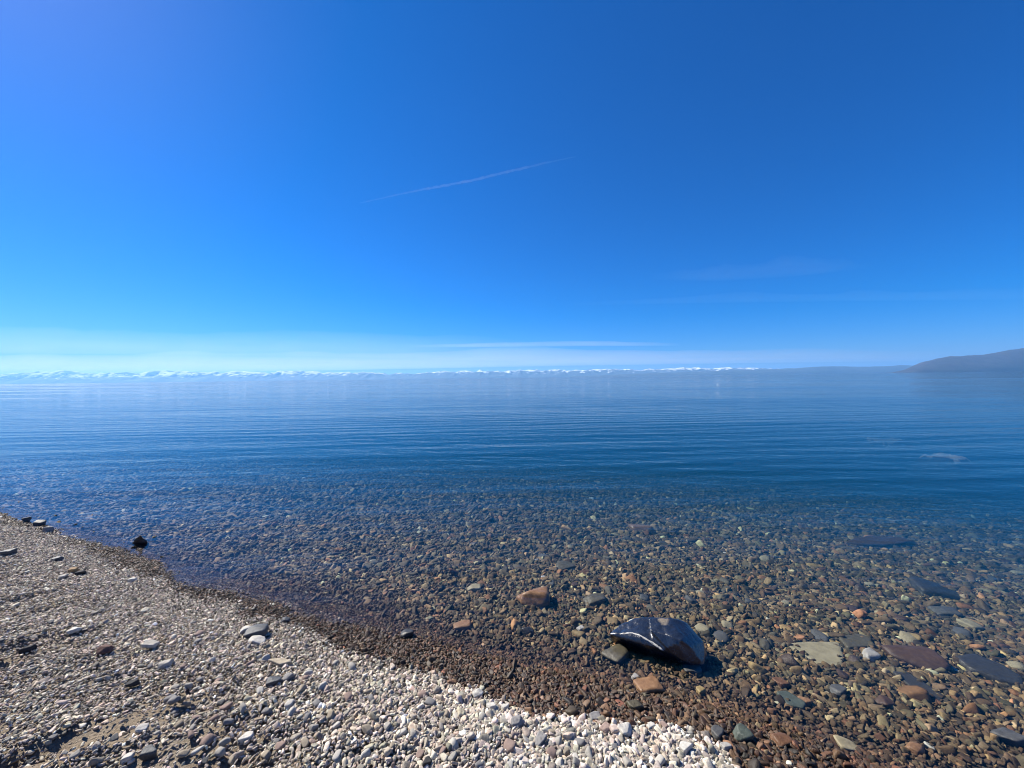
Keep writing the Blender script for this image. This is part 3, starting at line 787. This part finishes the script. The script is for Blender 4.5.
many([('grey', "grey stone a little bigger than the gravel of the left beach"), ('slate', "dark grey stone a little bigger than the gravel of the left beach"),
      ('pale', "pale stone a little bigger than the gravel of the left beach")],
     "larger stones on the gravel of the left beach", "stone", "beach_stone", 26, (2, 535, 240, 766), (.022, .036), 77, lambda s, x, y: s < -.5)
many([('wet_olive', "olive brown stone larger than its neighbours on the lake bed"), ('wet_brown', "dark brown stone larger than its neighbours on the lake bed"),
      ('wet_grey', "grey stone larger than its neighbours on the lake bed"), ('wet_red', "reddish stone larger than its neighbours on the lake bed"),
      ('wet_beige', "beige stone larger than its neighbours on the lake bed")],
     "larger stones on the lake bed", "stone", "lakebed_stone", 80, (300, 500, 1020, 764), (.055, .11), 99, lambda s, x, y: .7 < s < 4.5)


# ------------------------------------------------------------------ far shore
def ridge_noise(x, seed):
    return 1 - np.abs(2 * fbm(x, x * 0 + seed * 1.7, seed, 5, .55) - 1)

def terrain_patch(name, xs, ys, hfun, m, label):
    X, Y = np.meshgrid(xs, ys, indexing='ij'); Z = hfun(X, Y)
    me = mesh_np(name, np.stack([X, Y, Z], -1).reshape(-1, 3), grid_faces(len(xs), len(ys))); me.materials.append(m)
    o = link(bpy.data.objects.new(name, me)); tag(o, label, None, None, "structure"); return o

# snow-capped range on the far shore
m, nt = mat("mountain_rock_and_snow")
tc = nd(nt, 'ShaderNodeTexCoord').outputs['Object']; sp = nd(nt, 'ShaderNodeSeparateXYZ'); L(nt, tc, sp.inputs[0])
nn = noise(nt, mapping(nt, tc, scale=(.0034, .0034, .006)), 1, 6, .65)
k = mth(nt, 'ADD', mth(nt, 'MULTIPLY', sp.outputs['Z'], .0024), mth(nt, 'MULTIPLY', mth(nt, 'SUBTRACT', nn, .5), 2.6))
snow = ramp(nt, k, [(.72, (0, 0, 0)), (.86, (1, 1, 1))])
c = mixc(nt, snow, (.05, .065, .085), (.74, .77, .79))
p = nd(nt, 'ShaderNodeBsdfPrincipled'); L(nt, c, p.inputs['Base Color']); p.inputs['Roughness'].default_value = .9
L(nt, p.outputs[0], nd(nt, 'ShaderNodeOutputMaterial').inputs['Surface'])
D = 20000.0
def range_h(X, Y):
    px = 512 + F * X / Y
    # skyline as photographed (pixels above the waterline), coarse
    sk = np.interp(px, [-200, 0, 60, 110, 200, 300, 370, 415, 440, 500, 540, 640, 720, 790, 850, 900, 1100], [11, 11.5, 12, 10.5, 10, 9.5, 7, 5.5, 7.5, 7.8, 7.2, 7.2, 7.8, 6.6, 5.0, 4.0, 3.0])
    top = .93 * sk / F * D * (0.66 + 0.62 * fbm(X / 1300, Y / 2600, 5, 5, .62))
    u = (Y - 18400) / 3400
    prof = np.sin(np.clip(u, 0, 1) * np.pi) ** .8
    rg = (1 - np.abs(2 * fbm(X / 620, Y / 900, 9, 4, .5) - 1)) ** 1.6
    return top * prof * (0.42 + .72 * rg) - 12
terrain_patch("mountains", np.linspace(-36000, 26000, 1700), np.linspace(18400, 21800, 40), range_h, m, "long low range of snowy mountains across the lake")

# low wooded hills before the range on the right
m2, nt = mat("hill_forest")
tc = nd(nt, 'ShaderNodeTexCoord').outputs['Object']
c = ramp(nt, noise(nt, mapping(nt, tc, scale=(.004, .004, .01)), 1, 6, .65), [(.35, (.022, .030, .034)), (.65, (.050, .056, .056))])
p = nd(nt, 'ShaderNodeBsdfPrincipled'); L(nt, c, p.inputs['Base Color']); p.inputs['Roughness'].default_value = .95
L(nt, p.outputs[0], nd(nt, 'ShaderNodeOutputMaterial').inputs['Surface'])
def hills_h(X, Y):
    px = 512 + F * X / Y
    sk = np.interp(px, [560, 620, 700, 780, 830, 870, 900, 960], [0, 2.0, 4.0, 5.6, 7.4, 6.6, 7.6, 6]) / F * 16500
    return sk * np.sin(np.clip((Y - 15900) / 1300, 0, 1) * np.pi) ** .7 * (.88 + .24 * fbm(X / 700, Y / 900, 31, 4)) - 4
terrain_patch("far_hills", np.linspace(1800, 20000, 500), np.linspace(15900, 17200, 24), hills_h, m2, "low blue wooded hills on the right of the far shore")

# the bare headland on the right
m3, nt = mat("headland_slope")
tc = nd(nt, 'ShaderNodeTexCoord').outputs['Object']
n1 = noise(nt, mapping(nt, tc, scale=(.0035, .0035, .009)), 1, 6, .68); n2 = noise(nt, mapping(nt, tc, scale=(.02, .02, .02)), 1, 5, .7)
c = ramp(nt, n1, [(.32, (.009, .009, .016)), (.52, (.020, .018, .029)), (.7, (.044, .036, .046))])
c = mixc(nt, ramp(nt, n2, [(.5, (0, 0, 0)), (.66, (1, 1, 1))]), c, (.028, .034, .028))
p = nd(nt, 'ShaderNodeBsdfPrincipled'); L(nt, c, p.inputs['Base Color']); p.inputs['Roughness'].default_value = .95
L(nt, p.outputs[0], nd(nt, 'ShaderNodeOutputMaterial').inputs['Surface'])
DH = 5000.0
def head_h(X, Y):
    px = 512 + F * X / Y
    sk = np.interp(px, [872, 888, 898, 906, 914, 924, 936, 950, 965, 985, 1000, 1010, 1022, 1060, 1120, 1250], [-2, -.6, 1.6, 3.6, 7.0, 11.3, 14, 15.6, 16.4, 17.4, 19.4, 21.6, 23.4, 24, 24, 23]) / F * Y
    u = np.clip((Y - 8000) / 1400, 0, 1)
    shape = np.where(u < .5, np.sin(u * np.pi) ** .75, 1 - .4 * (u - .5))
    gul = np.abs(2 * fbm(X / 400, Y / 1050, 51, 4, .55) - 1)
    return sk * shape * (1 - .16 * gul * (1 - u)) + 48 * (fbm(X / 260, Y / 260, 57, 5, .6) - .5) * (u > .02) - 2
terrain_patch("headland", np.linspace(7300, 18500, 460), np.linspace(8000, 9400, 60), head_h, m3, "bare purplish brown headland sloping into the lake on the right")

# vapour trail and thin cloud: real clouds of ice, outside the haze
def vapour(name, pts, radii, dens, label, cat, flat=1.0, nseg=10):
    c = sum(pts, Vector()) / len(pts); V = []; Fc = []
    # resample for an uneven outline
    P_, R_ = [], []
    for i in range(len(pts) - 1):
        for k in range(8):
            P_.append(pts[i].lerp(pts[i + 1], k / 8)); R_.append(radii[i] + (radii[i + 1] - radii[i]) * k / 8)
    P_.append(pts[-1]); R_.append(radii[-1])
    for i, q in enumerate(P_):
        tg = (P_[min(i + 1, len(P_) - 1)] - P_[max(i - 1, 0)]).normalized()
        sx = tg.cross(Vector((0, 0, 1))).normalized(); sz = sx.cross(tg)
        w = R_[i] * random.uniform(.8, 1.2); off = random.uniform(-.25, .25) * R_[i]
        for j in range(nseg):
            a_ = 2 * math.pi * j / nseg
            w2 = w * random.uniform(.85, 1.15)
            V.append(q - c + sx * (math.cos(a_) * w2) + sz * (math.sin(a_) * w2 * flat + off * flat))
    n = len(P_)
    for i in range(n - 1):
        for j in range(nseg):
            k = (j + 1) % nseg; Fc.append((i * nseg + j, (i + 1) * nseg + j, (i + 1) * nseg + k, i * nseg + k))
    Fc.append(tuple(range(nseg))); Fc.append(tuple((n - 1) * nseg + j for j in reversed(range(nseg))))
    me = bpy.data.meshes.new(name); me.from_pydata(V, [], Fc); me.update()
    bm = bmesh.new(); bm.from_mesh(me); bmesh.ops.recalc_face_normals(bm, faces=bm.faces); bm.to_mesh(me); bm.free()
    me.materials.append(volume_mat(name + "_ice", (1, 1, 1), dens, 0.3))
    o = link(bpy.data.objects.new(name, me)); o.location = c; tag(o, label, cat); return o

AZ = 4200.0
vapour("vapour_trail", [at(x, y, AZ) for x, y in ((360, 203), (392, 196), (415, 191), (437, 187), (456, 183.5), (480, 178.5), (500, 173.5), (520, 169), (545, 163), (576, 156.5))],
       [13, 17, 22, 26, 27, 27, 26, 25, 18, 9], .0006, "thin straight white vapour trail high in the blue sky", "vapour trail")


def cloud_sheet(pix_near, pix_far, alt, thick, dens, label, cols=60, rows=14, ragged=.25, seed=0):
    """a thin veil of cloud: lens shaped in section, its edges ragged"""
    V = []; top = []; 
    def along(pl, f):
        xs = [q[0] for q in pl]; x = xs[0] + (xs[-1] - xs[0]) * f
        return x, float(np.interp(x, xs, [q[1] for q in pl]))
    for i in range(cols):
        f = i / (cols - 1)
        a = at(*along(pix_near, f), alt); b_ = at(*along(pix_far, f), alt)
        for j in range(rows):
            g = j / (rows - 1)
            g2 = g + ragged * (float(fbm(i * .23, j * .1, seed, 3)) - .5) * (1 - g)
            q = a.lerp(b_, g2)
            e = min(1, 4 * f, 4 * (1 - f)) * math.sin(math.pi * min(1, max(0, g * .96 + .02))) ** .6
            hth = thick * e * (.6 + .8 * float(fbm(i * .35, j * .8, seed + 5, 3))) + 3
            V.append((q.x, q.y, alt - hth)); top.append((q.x, q.y, alt + hth))
    n = len(V); V += top
    Fq = grid_faces(cols, rows); Fc = [tuple(reversed(q)) for q in Fq.tolist()] + [tuple(x + n for x in q) for q in Fq.tolist()]
    loop = [i * rows for i in range(cols)] + [(cols - 1) * rows + j for j in range(1, rows)] + [i * rows + rows - 1 for i in range(cols - 2, -1, -1)] + [j for j in range(rows - 2, 0, -1)]
    for a, b_ in zip(loop, loop[1:] + loop[:1]): Fc.append((a, b_, b_ + n, a + n))
    me = bpy.data.meshes.new("cloud"); me.from_pydata(V, [], Fc); me.update()
    bm = bmesh.new(); bm.from_mesh(me); bmesh.ops.recalc_face_normals(bm, faces=bm.faces); bm.to_mesh(me); bm.free()
    me.materials.append(volume_mat("cloud_ice", (1, 1, 1), dens, 0.3))
    o = link(bpy.data.objects.new("cloud", me)); tag(o, label, "cloud"); return o
cloud_sheet([(-160, 331), (60, 330), (300, 331.5), (460, 336), (600, 352)], [(-160, 352), (60, 354), (300, 356), (460, 360), (600, 364)], 3000, 130, 3.6e-5,
            "broad pale veil of cloud low over the snowy mountains on the left", seed=3)
cloud_sheet([(-260, 355), (60, 354), (300, 354), (560, 350), (760, 349), (960, 352)], [(-260, 375), (60, 374), (300, 371), (560, 366), (760, 363), (960, 361)], 2600, 130, 1.0e-4,
            "lower and whiter veil of cloud lying along the horizon behind the mountains", seed=21)
cloud_sheet([(410, 345), (500, 342.5), (590, 341), (680, 343)], [(410, 347.5), (500, 347), (590, 346), (680, 346)], 3300, 70, 1.3e-4,
            "thin white streak of cloud just above the horizon at centre", seed=8)
cloud_sheet([(650, 274), (720, 266), (800, 259), (870, 262)], [(650, 280), (720, 281), (800, 276), (870, 268)], 6000, 60, 4.2e-5,
            "small faint wisp of cloud in the blue sky on the right", ragged=.9, seed=12)
cloud_sheet([(560, 303), (700, 295), (860, 291), (1080, 288)], [(560, 306), (700, 303), (860, 301), (1080, 299)], 5200, 60, 3e-5,
            "long very faint band of cloud under the small wisp on the right", ragged=.6, seed=31)

# ------------------------------------------------------------------ shingle and lake bed
def keep_dry(x, y, r):
    s, t, wet = zone_fields(x, y)
    a, b = x * 0.80 + y * 0.60, -x * 0.60 + y * 0.80
    sand = sstep(0.53, 0.68, fbm(a * 1.3 + 4, b * 2.1, 91, 3)) * sstep(-0.7, -1.3, s)
    return spread(x, y, r) & (s < 0.12) & (y < 9) & (r.uniform(0, 1, x.size) > sand * 0.85)

def size_dry(x, y, s, t, wet, r):
    bank = sstep(-2.0, -0.6, s) * sstep(-2.6, -0.2, t)
    d = (0.0125 + 0.0110 * bank) * np.exp(r.normal(0, 0.33, x.size))
    big = r.uniform(0, 1, x.size) > 0.992
    return np.clip(np.where(big, d * 1.7, d), 0.008, 0.06) * coarser(x, y)

scatter("shingle", "dry grey shingle of small mixed pebbles covering the beach", "shingle", 0.0124, (-13, 6.0), (-1.3, 7.5),
        lambda x, y, r: keep_dry(x, y, r) & (y < 6.2), size_dry, 1)

def size_bed(x, y, s, t, wet, r):
    d = np.interp(y, [0, 3.3, 6, 12], [.031, .031, .046, .062]) * np.exp(r.normal(0, 0.42, x.size)) * (0.55 + 0.45 * sstep(0.0, 0.6, s) + 0.25 * sstep(0.6, 1.8, s))
    return np.clip(d, 0.012, 0.12) * coarser(x, y)

scatter("lakebed_pebbles", "brown and olive pebbles paving the lake bed under clear water", "pebbles", 0.0215, (-12.5, 16), (-1.3, 12.0),
        lambda x, y, r: spread(x, y, r) & (s_of(x, y) >= 0.06) & (s_of(x, y) < 10) & (r.uniform(0, 1, x.size) < np.clip(1.9 - .27 * y, .22, 1)), size_bed, 2)
